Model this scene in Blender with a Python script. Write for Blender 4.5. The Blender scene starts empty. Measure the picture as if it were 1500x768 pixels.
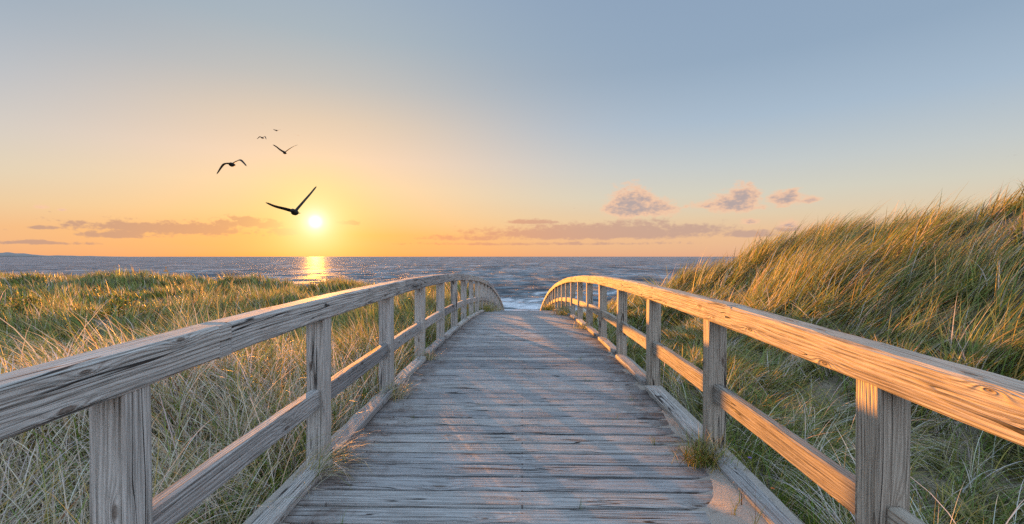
import bpy, math, random
import numpy as np
from mathutils import Vector

random.seed(7)
rng = np.random.default_rng(11)
R = math.radians
scene = bpy.context.scene
col = scene.collection

# ------------------------------------------------------------------ camera
F = 687.0                                   # focal length in pixels of the 1500 px wide photo
cam_d = bpy.data.cameras.new('camera')
cam_d.sensor_width = 36.0
cam_d.lens = 36.0 * F / 1500.0
cam_d.clip_start = 0.05
cam_d.clip_end = 100000
cam = bpy.data.objects.new('camera', cam_d)
col.objects.link(cam)
cam.location = (0, 0, 0)
PITCH, YAW = 0.667, 1.25
cam.rotation_euler = (R(90 - PITCH), 0, R(YAW))
scene.camera = cam

def pix(px, py, dist):
    """a point of the place seen at photo pixel (px,py), at a distance"""
    v = Vector(((px - 750) / F, (384 - py) / F, -1.0))
    v.normalize()
    v = cam.rotation_euler.to_matrix() @ v
    return v * dist

def azel(px, py):
    v = pix(px, py, 1.0)
    return math.atan2(v.x, v.y), math.asin(v.z)

SUN_AZ, SUN_EL = azel(462, 325)

def lin(c):
    return tuple(((v / 255.0) / 12.92 if v / 255.0 <= 0.04045 else ((v / 255.0 + 0.055) / 1.055) ** 2.4) for v in c[:3]) + (1.0,)

# ------------------------------------------------------------------ node helper
class NT:
    def __init__(s, tree):
        s.t = tree
    def n(s, typ, **kw):
        nd = s.t.nodes.new(typ)
        for k, v in kw.items():
            setattr(nd, k, v)
        return nd
    def put(s, sock, v):
        if isinstance(v, bpy.types.NodeSocket):
            s.t.links.new(v, sock)
        elif v is not None:
            sock.default_value = v
    def m(s, op, a, b=None, c=None, clamp=False):
        nd = s.n('ShaderNodeMath', operation=op, use_clamp=clamp)
        s.put(nd.inputs[0], a)
        if b is not None: s.put(nd.inputs[1], b)
        if c is not None: s.put(nd.inputs[2], c)
        return nd.outputs[0]
    def ss(s, x, a, b, lo=0.0, hi=1.0):
        nd = s.n('ShaderNodeMapRange', interpolation_type='SMOOTHSTEP')
        s.put(nd.inputs[0], x)
        nd.inputs[1].default_value = a; nd.inputs[2].default_value = b
        nd.inputs[3].default_value = lo; nd.inputs[4].default_value = hi
        return nd.outputs[0]
    def mix(s, f, a, b, mode='MIX'):
        nd = s.n('ShaderNodeMix', data_type='RGBA', blend_type=mode)
        s.put(nd.inputs[0], f); s.put(nd.inputs[6], a); s.put(nd.inputs[7], b)
        return nd.outputs[2]
    def ramp(s, f, stops, interp='LINEAR'):
        nd = s.n('ShaderNodeValToRGB')
        cr = nd.color_ramp
        cr.interpolation = interp
        while len(cr.elements) < len(stops):
            cr.elements.new(0.5)
        for e, (p, c) in zip(cr.elements, stops):
            e.position = p; e.color = c
        s.put(nd.inputs[0], f)
        return nd.outputs[0]
    def xyz(s, x, y, z=0.0):
        nd = s.n('ShaderNodeCombineXYZ')
        s.put(nd.inputs[0], x); s.put(nd.inputs[1], y); s.put(nd.inputs[2], z)
        return nd.outputs[0]
    def sep(s, v):
        nd = s.n('ShaderNodeSeparateXYZ')
        s.put(nd.inputs[0], v)
        return nd.outputs
    def noise(s, v, scale, detail=3.0, rough=0.5, dist=0.0):
        nd = s.n('ShaderNodeTexNoise', noise_dimensions='3D')
        s.put(nd.inputs['Vector'], v)
        nd.inputs['Scale'].default_value = scale
        nd.inputs['Detail'].default_value = detail
        nd.inputs['Roughness'].default_value = rough
        nd.inputs['Distortion'].default_value = dist
        return nd.outputs[0]

def new_mat(name):
    mt = bpy.data.materials.new(name)
    mt.use_nodes = True
    mt.node_tree.nodes.clear()
    t = NT(mt.node_tree)
    out = t.n('ShaderNodeOutputMaterial')
    return mt, t, out

def principled(t, out, base, rough=0.8, normal=None, spec=0.3):
    b = t.n('ShaderNodeBsdfPrincipled')
    t.put(b.inputs['Base Color'], base)
    t.put(b.inputs['Roughness'], rough)
    b.inputs['Specular IOR Level'].default_value = spec
    if normal is not None: t.put(b.inputs['Normal'], normal)
    t.t.links.new(b.outputs[0], out.inputs[0])
    return b

# ------------------------------------------------------------------ sky
EXPO = 1.85
GAIN = 1.0 / (2 ** EXPO)
world = bpy.data.worlds.new('World')
scene.world = world
world.use_nodes = True
world.node_tree.nodes.clear()
t = NT(world.node_tree)
wo = t.n('ShaderNodeOutputWorld')
bg = t.n('ShaderNodeBackground')
bg.inputs[1].default_value = 0.1
t.t.links.new(bg.outputs[0], wo.inputs[0])
gen = t.n('ShaderNodeTexCoord').outputs['Generated']
nrm = t.n('ShaderNodeVectorMath', operation='NORMALIZE')
t.put(nrm.inputs[0], gen)
vx, vy, vz = t.sep(nrm.outputs[0])
DEG = 180 / math.pi
az = t.m('MULTIPLY', t.m('ARCTAN2', vx, vy), DEG)
el = t.m('MULTIPLY', t.m('ARCSINE', vz), DEG)
def wrap(x):
    return t.m('WRAP', x, 180.0, -180.0)
daz = wrap(t.m('SUBTRACT', az, SUN_AZ * DEG))
ela = t.m('MAXIMUM', el, 0.0)
e01 = t.m('POWER', t.m('DIVIDE', ela, 90.0), 0.5)
def P(e): return (max(e, 0) / 90.0) ** 0.5
away = t.ramp(e01, [(P(0), lin((228, 170, 138))), (P(2.5), lin((236, 192, 150))), (P(4.5), lin((226, 204, 172))),
                    (P(7), lin((212, 208, 192))), (P(10), lin((196, 202, 202))), (P(15), lin((168, 187, 205))),
                    (P(21), lin((147, 169, 192))), (P(29), lin((140, 162, 188))), (P(48), (.52, .72, 1.02, 1)), (P(90), (.68, .98, 1.34, 1))])  # overhead stops of both ramps raised and blued to add fill light
near = t.ramp(e01, [(P(0), lin((255, 160, 72))), (P(2.5), lin((255, 182, 92))), (P(5), lin((255, 203, 136))),
                    (P(8), lin((254, 213, 162))), (P(11), lin((247, 212, 178))), (P(15), lin((226, 203, 178))),
                    (P(19), lin((196, 192, 186))), (P(24), lin((170, 182, 190))), (P(32), lin((150, 170, 192))), (P(48), (.52, .72, 1.02, 1)), (P(90), (.68, .98, 1.34, 1))])
# the glow is a little wider to the right of the sun than to its left
dz2 = t.m('DIVIDE', daz, 24.0)
fsun = t.m('EXPONENT', t.m('MULTIPLY', t.m('MULTIPLY', dz2, dz2), -1.0))
sky = t.mix(fsun, away, near)
# the eastern half, behind the camera, is made brighter to add blue fill light
sky = t.mix(t.ss(t.m('ABSOLUTE', daz), 85, 150), sky, t.ramp(e01, [(P(0), (.95, .98, 1.2, 1)), (P(12), (1.2, 1.36, 1.70, 1)), (P(40), (.98, 1.26, 1.66, 1)), (P(90), (.68, .98, 1.34, 1))]))
# faint uneven haze bands
pband = t.xyz(t.m('MULTIPLY', az, 0.03), t.m('MULTIPLY', el, 0.28), 0.0)
band = t.noise(pband, 1.0, 3, 0.55)
sky = t.mix(t.m('MULTIPLY', t.ss(band, 0.35, 0.7), t.ss(el, 8, 0.5, 0, 0.22)), sky, lin((232, 176, 140)))

# clouds: elliptical patches in the sky, broken up by noise
wx = t.noise(t.xyz(t.m('MULTIPLY', az, 0.55), t.m('MULTIPLY', el, 1.1), 3.3), 1.0, 6, 0.6)
wy = t.noise(t.xyz(t.m('MULTIPLY', az, 1.5), t.m('MULTIPLY', el, 2.6), 9.1), 1.0, 7, 0.62)
def cloud(specs, noise_amt, lo, hi, flat=0.45):
    tot = None
    for (px, py, wpx, hpx, k) in specs:
        a0, e0 = azel(px, py)
        a1, _ = azel(px + wpx, py)
        _, e1 = azel(px, py - hpx)
        wa = abs(a1 - a0) * DEG; we = abs(e1 - e0) * DEG
        dx = t.m('DIVIDE', t.m('SUBTRACT', az, a0 * DEG), wa)
        dy = t.m('DIVIDE', t.m('SUBTRACT', el, e0 * DEG), we)
        dyf = t.m('MAXIMUM', dy, t.m('MULTIPLY', dy, -1.0 / flat))     # flatter underside
        q = t.m('ADD', t.m('MULTIPLY', dx, dx), t.m('MULTIPLY', dyf, dyf))
        v = t.m('MULTIPLY', t.m('EXPONENT', t.m('MULTIPLY', q, -0.8)), k)
        tot = v if tot is None else t.m('MAXIMUM', tot, v)
    nz = t.m('MULTIPLY', t.m('SUBTRACT', t.m('ADD', t.m('MULTIPLY', wx, 0.55), t.m('MULTIPLY', wy, 0.45)), 0.5), noise_amt)
    return tot, t.ss(t.m('ADD', tot, nz), lo, hi)
# low grey-mauve stratus banks
tot, d = cloud([(250, 336, 130, 13, .8), (180, 345, 70, 8, .7), (365, 328, 55, 11, .8), (65, 334, 30, 4, .75), (120, 327, 35, 4, .55),
                (60, 356, 90, 4, .65), (415, 340, 30, 8, .6), (512, 327, 24, 5, .8)], 2.1, 0.30, 0.62, 0.7)
sky = t.mix(t.m('MULTIPLY', d, 0.85), sky, t.mix(fsun, lin((166, 150, 150)), lin((214, 150, 108))))
tot, d = cloud([(870, 343, 190, 16, .85), (1010, 338, 70, 12, .75), (930, 328, 60, 10, .6), (780, 326, 45, 5, .7), (700, 350, 90, 7, .6),
                (1100, 344, 50, 8, .75), (1155, 336, 22, 8, .75), (800, 358, 260, 4, .55)], 1.5, 0.26, 0.62, 0.5)
sky = t.mix(t.m('MULTIPLY', d, 0.85), sky, t.mix(fsun, lin((192, 160, 148)), lin((244, 152, 92))))
# small cumulus, pink where the low sun reaches them
cum = [(925, 305, 39, 32.4, 1.05), (915, 297, 22, 21.6, 0.945), (962, 308, 36.6, 18.9, 0.945), (898, 307, 22, 16.2, 0.84), (980, 310, 19.5, 10.8, 0.735), (1076, 301, 41.5, 21.6, 0.997), (1088, 289, 26.8, 20.2, 0.997), (1036, 302, 29.3, 9.45, 0.788), (1112, 304, 17.1, 8.1, 0.683), (1148, 294, 29.3, 14.9, 0.945), (1158, 287, 17.1, 12.2, 0.892), (1186, 294, 22, 8.1, 0.788), (1146, 303, 14.6, 5.4, 0.63), (1100, 326, 18.3, 6.75, 0.788), (1004, 303, 9.76, 6.75, 0.63), (1155, 331, 19.5, 9.45, 0.735), (58, 304, 14, 6, 0.578), (90, 308, 9, 4, 0.63)]
tot, d = cloud(cum, 1.55, 0.30, 0.70, 0.5)
lit = t.ss(t.m('ADD', tot, t.m('MULTIPLY', t.m('SUBTRACT', t.m('ADD', t.m('MULTIPLY', wy, 0.8), t.m('MULTIPLY', wx, 0.5)), 0.65), 1.5)), 1.10, 0.5)
core = t.ss(tot, 0.45, 1.0)
ccol = t.mix(lit, lin((178, 160, 160)), lin((246, 198, 164)))
sky = t.mix(t.m('MULTIPLY', d, 0.92), sky, ccol)

# glow and disc of the sun itself
sdir = (math.sin(SUN_AZ) * math.cos(SUN_EL), math.cos(SUN_AZ) * math.cos(SUN_EL), math.sin(SUN_EL))
dot = t.n('ShaderNodeVectorMath', operation='DOT_PRODUCT')
t.put(dot.inputs[0], nrm.outputs[0]); dot.inputs[1].default_value = sdir
ang = t.m('MULTIPLY', t.m('ARCCOSINE', t.m('MINIMUM', dot.outputs['Value'], 1.0)), DEG)
def gauss(s):
    q = t.m('DIVIDE', ang, s)
    return t.m('EXPONENT', t.m('MULTIPLY', t.m('MULTIPLY', q, q), -1.0))
sky = t.mix(t.m('MULTIPLY', gauss(5.0), 0.68), sky, lin((255, 228, 132)))
sky = t.mix(t.m('MULTIPLY', gauss(2.6), 0.8), sky, lin((255, 246, 186)))
sky = t.mix(t.m('MULTIPLY', gauss(1.1), 0.9), sky, (1.15, 1.12, .92, 1))
sky = t.mix(t.ss(ang, 0.95, 0.1), sky, (1.6, 1.55, 1.35, 1))
# physical sky underneath, toned by the above
ns = t.n('ShaderNodeTexSky', sky_type='NISHITA')
ns.sun_disc = False
ns.sun_elevation = SUN_EL
ns.sun_rotation = SUN_AZ
toned = t.n('ShaderNodeVectorMath', operation='SCALE')
t.put(toned.inputs[0], sky); toned.inputs['Scale'].default_value = 10.0 * GAIN
t.put(bg.inputs[0], t.mix(0.015, toned.outputs[0], ns.outputs[0]))

# ------------------------------------------------------------------ sun
sun_d = bpy.data.lights.new('sun', 'SUN')
sun_d.energy = 5.0
sun_d.angle = R(0.6)
sun_d.color = (1.0, 0.365, 0.038)
sun = bpy.data.objects.new('sun', sun_d)
col.objects.link(sun)
SL = SUN_EL - R(1.45)
sun.rotation_euler = Vector((math.sin(SUN_AZ) * math.cos(SL), math.cos(SUN_AZ) * math.cos(SL), math.sin(SL))).to_track_quat('Z', 'Y').to_euler()

# ------------------------------------------------------------------ mesh helpers
class MB:
    def __init__(s):
        s.v = []; s.f = []; s.uv = []; s.tint = []
    def ring_sweep(s, rings, us, vs, tint=0.5, cap=True):
        """rings: list of lists of points; us: u per ring; vs: v per point (one more than points)"""
        b = len(s.v); n = len(rings[0])
        for r in rings:
            s.v.extend(r); s.tint.extend([tint] * n)
        for i in range(len(rings) - 1):
            for j in range(n):
                k = (j + 1) % n
                s.f.append((b + i * n + j, b + i * n + k, b + (i + 1) * n + k, b + (i + 1) * n + j))
                s.uv.append(((us[i], vs[j]), (us[i], vs[j + 1]), (us[i + 1], vs[j + 1]), (us[i + 1], vs[j])))
        if cap:
            for i, rev in ((0, True), (len(rings) - 1, False)):
                idx = list(range(n)); idx = idx[::-1] if rev else idx
                s.f.append(tuple(b + i * n + j for j in idx))
                s.uv.append(tuple((us[i] + 0.02 * (j % 2), vs[j]) for j in idx))
    def build(s, name, mat, parent=None, smooth=False):
        me = bpy.data.meshes.new(name)
        me.from_pydata([tuple(p) for p in s.v], [], s.f)
        uvl = me.uv_layers.new(name='UVMap')
        flat = [c for face in s.uv for p in face for c in p]
        uvl.data.foreach_set('uv', flat)
        at = me.attributes.new('tint', 'FLOAT', 'POINT')
        at.data.foreach_set('value', s.tint)
        if smooth:
            me.polygons.foreach_set('use_smooth', [True] * len(me.polygons))
        me.update()
        me.materials.append(mat)
        o = bpy.data.objects.new(name, me)
        col.objects.link(o)
        if parent is not None:
            o.parent = parent
        return o

def section(w, h, bev):
    """rectangle w (across) x h (up), corners eased; counter-clockwise"""
    a, c = w / 2, h / 2
    pts = [(a, -c + bev), (a, c - bev), (a - bev, c), (-a + bev, c), (-a, c - bev), (-a, -c + bev), (-a + bev, -c), (a - bev, -c)]
    vs = [0.0]
    for i in range(8):
        p, q = pts[i], pts[(i + 1) % 8]
        vs.append(vs[-1] + math.hypot(p[0] - q[0], p[1] - q[1]))
    return pts, vs

def beam(mb, path, s0, s1, n, w, h, bev=0.008, rough=0.0015, tint=None, side=(1, 0, 0), u_off=None, v_off=None):
    """sweep a rectangle along path(s) -> (centre, up)"""
    pts, vs = section(w, h, bev)
    uo = random.uniform(0, 80) if u_off is None else u_off
    vo = random.uniform(0, 40) if v_off is None else v_off
    rings, us = [], []
    for i in range(n + 1):
        s = s0 + (s1 - s0) * i / n
        c, up, sd = path(s)
        ring = []
        for (a, b) in pts:
            a2 = a + random.uniform(-rough, rough); b2 = b + random.uniform(-rough, rough)
            ring.append(tuple(c[k] + sd[k] * a2 + up[k] * b2 for k in range(3)))
        rings.append(ring); us.append(uo + s)
    mb.ring_sweep(rings, us, [v + vo for v in vs], random.random() if tint is None else tint)

def tag(o, label=None, cat=None, group=None, kind=None):
    if label: o['label'] = label
    if cat: o['category'] = cat
    if group: o['group'] = group
    if kind: o['kind'] = kind
    return o

def empty(name, loc=(0, 0, 0)):
    o = bpy.data.objects.new(name, None)
    o.empty_display_size = 0.2
    o.location = loc
    col.objects.link(o)
    return o

def reparent_keep(o, root):
    o.parent = root
    o.matrix_parent_inverse = root.matrix_basis.inverted()

# ------------------------------------------------------------------ wood
def wood_material(name, light, dark, ring=0.016, contrast=1.0, bump=0.5, nails=False, knots=0.40, brown=0.25):
    mt, t, out = new_mat(name)
    uv = t.n('ShaderNodeUVMap', uv_map='UVMap').outputs[0]
    u, v, _ = t.sep(uv)
    tint = t.n('ShaderNodeAttribute', attribute_name='tint').outputs['Fac']
    g1 = t.noise(t.xyz(t.m('MULTIPLY', u, 0.9), t.m('MULTIPLY', v, 6.0), tint), 1.0, 3, 0.55)
    g2 = t.noise(t.xyz(t.m('MULTIPLY', u, 3.5), t.m('MULTIPLY', v, 30.0), 4.0), 1.0, 2, 0.5)
    vor = t.n('ShaderNodeTexVoronoi', voronoi_dimensions='2D', feature='F1')
    t.put(vor.inputs['Vector'], t.xyz(t.m('MULTIPLY', u, 1.9), t.m('MULTIPLY', v, 6.5)))
    vor.inputs['Scale'].default_value = 1.0
    kd = vor.outputs['Distance']
    kc = t.sep(vor.outputs['Color'])[0]
    has = t.ss(kc, knots - 0.05, knots)
    kr = t.m('MULTIPLY_ADD', t.sep(vor.outputs['Color'])[1], 0.075, 0.025)
    kq = t.m('DIVIDE', t.m('ADD', kd, t.m('MULTIPLY', t.m('SUBTRACT', g2, 0.5), 0.03)), kr)
    knot = t.m('MULTIPLY', t.ss(kq, 1.15, 0.35), has)
    halo = t.m('MULTIPLY', t.m('EXPONENT', t.m('MULTIPLY', kd, -9.0)), has)
    ph = t.m('ADD', t.m('MULTIPLY', v, 6.2832 / ring), t.m('MULTIPLY', g1, 26.0))
    ph = t.m('ADD', ph, t.m('MULTIPLY', g2, 3.0))
    ph = t.m('ADD', ph, t.m('MULTIPLY', halo, 24.0))
    rg = t.m('MULTIPLY_ADD', t.m('SINE', ph), 0.5, 0.5)
    rg = t.m('POWER', rg, 1.8)
    fib = t.noise(t.xyz(t.m('MULTIPLY', u, 7.0), t.m('MULTIPLY', v, 330.0), 1.0), 1.0, 2, 0.6)
    fib2 = t.noise(t.xyz(t.m('MULTIPLY', u, 2.6), t.m('MULTIPLY', v, 150.0), 2.0), 1.0, 3, 0.6)
    crn = t.noise(t.xyz(t.m('MULTIPLY', u, 0.7), t.m('MULTIPLY', v, 14.0), 7.0), 1.0, 2, 0.45)
    crm = t.noise(t.xyz(t.m('MULTIPLY', u, 1.1), t.m('MULTIPLY', v, 6.0), 17.0), 1.0, 1, 0.5)
    crack = t.m('MULTIPLY', t.ss(t.m('ABSOLUTE', t.m('SUBTRACT', crn, 0.5)), 0.013, 0.004), t.ss(crm, 0.5, 0.58))
    stain = t.noise(t.xyz(t.m('MULTIPLY', u, 2.5), t.m('MULTIPLY', v, 7.0), 30.0), 1.0, 4, 0.65)
    fib3 = t.noise(t.xyz(t.m('MULTIPLY', u, 1.1), t.m('MULTIPLY', v, 85.0), 12.0), 1.0, 3, 0.65)
    dk = t.m('ADD', t.m('MULTIPLY', rg, 0.34 * contrast), t.m('MULTIPLY', t.ss(fib3, 0.50, 0.66), 0.50 * contrast))
    dk = t.m('ADD', dk, t.m('MULTIPLY', t.ss(fib, 0.45, 0.75), 0.45 * contrast))
    dk = t.m('ADD', dk, t.m('MULTIPLY', t.ss(fib2, 0.5, 0.75), 0.5 * contrast))
    dk = t.m('MULTIPLY', dk, t.ss(stain, 0.25, 0.65, 0.45, 1.05), clamp=True)
    c = t.mix(dk, light, dark)
    c = t.mix(t.m('MULTIPLY', t.ss(stain, 0.5, 0.8), brown), c, (0.20, 0.13, 0.075, 1))
    c = t.mix(1.0, c, t.ramp(tint, [(0, (0.56, 0.56, 0.58, 1)), (0.5, (0.90, 0.89, 0.89, 1)), (1, (1.0, 0.97, 0.93, 1))]), 'MULTIPLY')
    c = t.mix(t.m('MULTIPLY', knot, 0.74), c, (0.11, 0.07, 0.045, 1))
    c = t.mix(t.m('MULTIPLY', crack, 0.92), c, (0.025, 0.02, 0.018, 1))
    hgt = t.m('SUBTRACT', t.m('MULTIPLY', fib2, 0.5), t.m('MULTIPLY', rg, 0.5))
    hgt = t.m('ADD', hgt, t.m('MULTIPLY', fib, 0.5))
    hgt = t.m('SUBTRACT', hgt, t.m('MULTIPLY', t.ss(fib3, 0.50, 0.68), 0.7))
    hgt = t.m('SUBTRACT', hgt, t.m('MULTIPLY', crack, 2.0))
    if nails:
        pos = t.sep(t.n('ShaderNodeNewGeometry').outputs['Position'])
        px_, py_ = pos[0], pos[1]
        cell = t.m('SUBTRACT', t.m('FRACT', t.m('DIVIDE', t.m('ADD', py_, 10.0), BOARD)), 0.5)
        dyn = t.m('SUBTRACT', t.m('ABSOLUTE', cell), 0.28)
        dyn = t.m('MULTIPLY', dyn, BOARD)
        mask = None
        for x0 in (-1.12, 0.0, 1.12):
            dx = t.m('SUBTRACT', px_, x0)
            q = t.m('SQRT', t.m('ADD', t.m('MULTIPLY', dx, dx), t.m('MULTIPLY', dyn, dyn)))
            k = t.ss(q, 0.0075, 0.005)
            mask = k if mask is None else t.m('MAXIMUM', mask, k)
        c = t.mix(t.m('MULTIPLY', mask, 0.85), c, (0.12, 0.10, 0.09, 1))
        # dirt blown into the two edges of the walk, pale scuffs down the middle
        ax = t.m('ABSOLUTE', px_)
        dn = t.noise(t.n('ShaderNodeNewGeometry').outputs['Position'], 6.0, 4, 0.7)
        dirt = t.ss(t.m('ADD', t.m('MULTIPLY', t.m('SUBTRACT', dn, 0.5), 1.3), ax), 0.85, 1.4)
        c = t.mix(t.m('MULTIPLY', dirt, 0.78), c, (0.12, 0.085, 0.068, 1))
        sp = t.noise(t.n('ShaderNodeNewGeometry').outputs['Position'], 55.0, 2, 0.5)
        sc_ = t.m('MULTIPLY', t.ss(sp, 0.66, 0.72), t.ss(ax, 0.28, 0.02))
        c = t.mix(t.m('MULTIPLY', sc_, 0.75), c, (0.62, 0.60, 0.57, 1))
    bp = t.n('ShaderNodeBump')
    bp.inputs['Strength'].default_value = bump
    bp.inputs['Distance'].default_value = 0.006
    t.put(bp.inputs['Height'], hgt)
    principled(t, out, c, 0.82, bp.outputs[0], 0.25)
    return mt

BOARD = 0.175
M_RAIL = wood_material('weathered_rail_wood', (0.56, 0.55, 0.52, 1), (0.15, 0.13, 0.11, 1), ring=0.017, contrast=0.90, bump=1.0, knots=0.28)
M_RAIL_R = wood_material('sun_tinted_rail_wood', (0.52, 0.475, 0.40, 1), (0.14, 0.10, 0.07, 1), ring=0.017, contrast=0.95, bump=1.0, knots=0.20)  # same rail timber, warmth of the low sun painted into its colour
M_DECK = wood_material('weathered_deck_wood', (0.44, 0.45, 0.45, 1), (0.075, 0.070, 0.068, 1), ring=0.034, contrast=0.80, bump=1.0, nails=True, brown=0.10, knots=0.80)

DECK0 = -1.385
KURV = 0.0041
def arc(y):
    d = y - 5.0
    return -KURV * d * d if y < 44 else -KURV * 39 * 39 - 2 * KURV * 39 * (y - 44)
def slope(y):
    return -2 * KURV * (min(y, 44) - 5.0)
def deck_z(y): return DECK0 + arc(y)

# ------------------------------------------------------------------ terrain
def sstep(a, b, x):
    q = np.clip((x - a) / (b - a), 0, 1)
    return q * q * (3 - 2 * q)

_g = np.random.default_rng(5)
_W = [(_g.uniform(0, 6.28), lam, _g.uniform(0, 6.28)) for lam in (9, 7, 5.2, 4.1, 3.1, 2.3, 1.7, 1.3)]
def bumps(x, y):
    z = 0
    for a, lam, p in _W:
        z = z + 0.028 * lam ** 0.9 * np.sin((x * math.cos(a) + y * math.sin(a)) * 6.2832 / lam + p + 0.8 * np.sin(x * 0.3 + y * .23 + p))
    return z

SEA = -8.5
def ground(x, y):
    x = np.asarray(x, float); y = np.asarray(y, float)
    yy = np.clip(y, -40, 200)
    # beside the bridge the sand follows the walk down to the beach
    d = yy - 5.0
    dz = np.where(yy < 44, -KURV * d * d, -KURV * 39 * 39 - 2 * KURV * 39 * (yy - 44))
    dz = np.where(yy < 5, dz * 0.5, dz)
    by = np.maximum(DECK0 - 0.34 + dz, SEA + 0.6 - 0.02 * (yy - 45))
    # left: a level dune field, then the seaward face
    left = -1.52 - 0.46 * sstep(5, 22, yy) + 0.10 * np.sin(x * 0.21 + 1) - 5.6 * sstep(25, 52, yy + 0.10 * x) + 0.25 * sstep(-14, -26, x)
    # right: a ridge parallel to the walk that falls to the beach
    ridge_y = np.array([-40, 0, 6, 8.6, 9.8, 11, 13, 14.5, 17, 19, 21, 24, 28, 36, 46, 60, 200.])
    ridge_z = np.array([0.62, 0.62, 0.62, 0.44, 0.40, 0.56, 0.80, 0.44, -0.50, -1.25, -1.75, -2.2, -2.5, -3.6, -6.2, -7.6, -7.9])
    rz = np.interp(yy, ridge_y, ridge_z)
    foot = np.minimum(by, -1.7)
    right = foot + (rz - foot) * sstep(2.7, 9.6, x)
    wl = sstep(1.6, 3.2, -x)
    z = np.where(x < 0, by * (1 - wl) + left * wl, by)
    z = np.where(x > 1.9, right, z)
    amp = sstep(1.7, 3.2, np.abs(x)) * (1 - 0.8 * sstep(40, 55, yy))
    z = z + bumps(x, y) * amp
    far = sstep(50, 66, yy)
    z = z * (1 - far) + (SEA + 0.55 - 0.028 * (yy - 50)) * far
    z = np.maximum(z, SEA - 4.0)
    return z

def grid_axis(a):
    return np.array(a)
xs = np.concatenate([-np.geomspace(900, 42, 16), np.arange(-40, -12, 0.8), np.arange(-12, 14, 0.22), np.arange(14, 40, 0.8), np.geomspace(41, 900, 16)])
ys = np.concatenate([-np.geomspace(900, 12, 14), np.arange(-10, 16, 0.22), np.arange(16, 60, 0.7), np.arange(60, 130, 5)])
X, Y = np.meshgrid(xs, ys)
Z = ground(X, Y)
ny, nx = X.shape
me = bpy.data.meshes.new('terrain')
verts = np.stack([X, Y, Z], -1).reshape(-1, 3)
ii = np.arange(ny * nx).reshape(ny, nx)
fc = np.stack([ii[:-1, :-1], ii[:-1, 1:], ii[1:, 1:], ii[1:, :-1]], -1).reshape(-1, 4)
def np_mesh(me, verts, faces):
    me.vertices.add(len(verts)); me.vertices.foreach_set('co', np.ascontiguousarray(verts, dtype=np.float32).ravel())
    k = faces.shape[1]
    me.loops.add(faces.size); me.loops.foreach_set('vertex_index', np.ascontiguousarray(faces, dtype=np.int32).ravel())
    me.polygons.add(len(faces))
    me.polygons.foreach_set('loop_start', np.arange(0, faces.size, k, dtype=np.int32))
    me.polygons.foreach_set('use_smooth', np.ones(len(faces), dtype=bool))
    me.update(calc_edges=True)
np_mesh(me, verts, fc)
mt, t, out = new_mat('dune_sand')
pos = t.n('ShaderNodeNewGeometry').outputs['Position']
n1 = t.noise(pos, 1.3, 5, 0.6)
n2 = t.noise(pos, 24.0, 4, 0.7)
n3 = t.noise(pos, 160.0, 2, 0.6)
c = t.mix(t.ss(n2, 0.35, 0.65), (0.075, 0.06, 0.035, 1), (0.30, 0.25, 0.18, 1))
c = t.mix(t.ss(n1, 0.38, 0.62), c, (0.055, 0.05, 0.025, 1))
c = t.mix(t.m('MULTIPLY', n3, 0.4), c, (0.46, 0.40, 0.32, 1))
bp = t.n('ShaderNodeBump'); bp.inputs['Strength'].default_value = 0.8; bp.inputs['Distance'].default_value = 0.03
t.put(bp.inputs['Height'], n2)
principled(t, out, c, 0.95, bp.outputs[0], 0.1)
me.materials.append(mt)
terrain = bpy.data.objects.new('terrain', me)
col.objects.link(terrain)
tag(terrain, 'sandy dune ground sloping down to the beach beneath the grass', 'ground', kind='structure')

# ------------------------------------------------------------------ sea
rr = [58.0]
while rr[-1] < 42000: rr.append(rr[-1] * 1.011)
rr = np.array(rr)
aa = np.radians(np.linspace(-74, 74, 620))
RR, AA = np.meshgrid(rr, aa, indexing='ij')
X = RR * np.sin(AA); Y = RR * np.cos(AA)
Zs = np.full_like(X, SEA)
_g = np.random.default_rng(3)
step = RR * 0.011
for lam, amp in ((23, .11), (17, .10), (12.5, .09), (9, .07), (6.6, .055), (4.8, .04)):
    for k in range(3):
        a = math.radians(90 + _g.uniform(-38, 38)); p = _g.uniform(0, 6.28)
        fade = np.clip(1.4 - step * 3 / lam, 0, 1)
        ph = (X * math.cos(a) + Y * math.sin(a)) * 6.2832 / lam + p
        Zs += 0.8 * fade * amp * (1 - np.abs(np.sin(ph / 2)) * 2 + 0.27) * 0.8
# breakers rolling in near the beach
foam = np.zeros_like(X)
wob = 2.2 * np.sin(X * 0.11 + 1) + 1.3 * np.sin(X * 0.31 + 2) + .7 * np.sin(X * .73)
for y0, h, wd in ((70, .12, 2.0), (76.5, .35, 2.4), (84, .5, 2.6), (96, .42, 2.8), (113, .25, 3)):
    q = (Y + wob * (0.6 + .01 * y0) - y0) / wd
    brk = np.clip(np.sin(X * 0.13 + y0) + .75, 0, 1) if y0 > 78 else 1.0
    Zs += h * np.exp(-q * q)
    foam += np.exp(-((q + 0.75) / 0.95) ** 2) * brk * (1.0 if y0 < 90 else .8)
shore = np.clip((75 - (Y + wob)) / 8, 0, 1)
foam += shore * .3
Zs = np.where(Y < 64, SEA - 0.02, Zs)
verts = np.stack([X, Y, Zs], -1).reshape(-1, 3)
nr, na = X.shape
ii = np.arange(nr * na).reshape(nr, na)
fc = np.stack([ii[:-1, :-1], ii[1:, :-1], ii[1:, 1:], ii[:-1, 1:]], -1).reshape(-1, 4)[:, ::-1]
me = bpy.data.meshes.new('sea')
np_mesh(me, verts, fc)
at = me.attributes.new('foam', 'FLOAT', 'POINT')
at.data.foreach_set('value', foam.astype(np.float32).ravel())
mt, t, out = new_mat('sea_water')
pos = t.n('ShaderNodeNewGeometry').outputs['Position']
px_, py_, _ = t.sep(pos)
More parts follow.
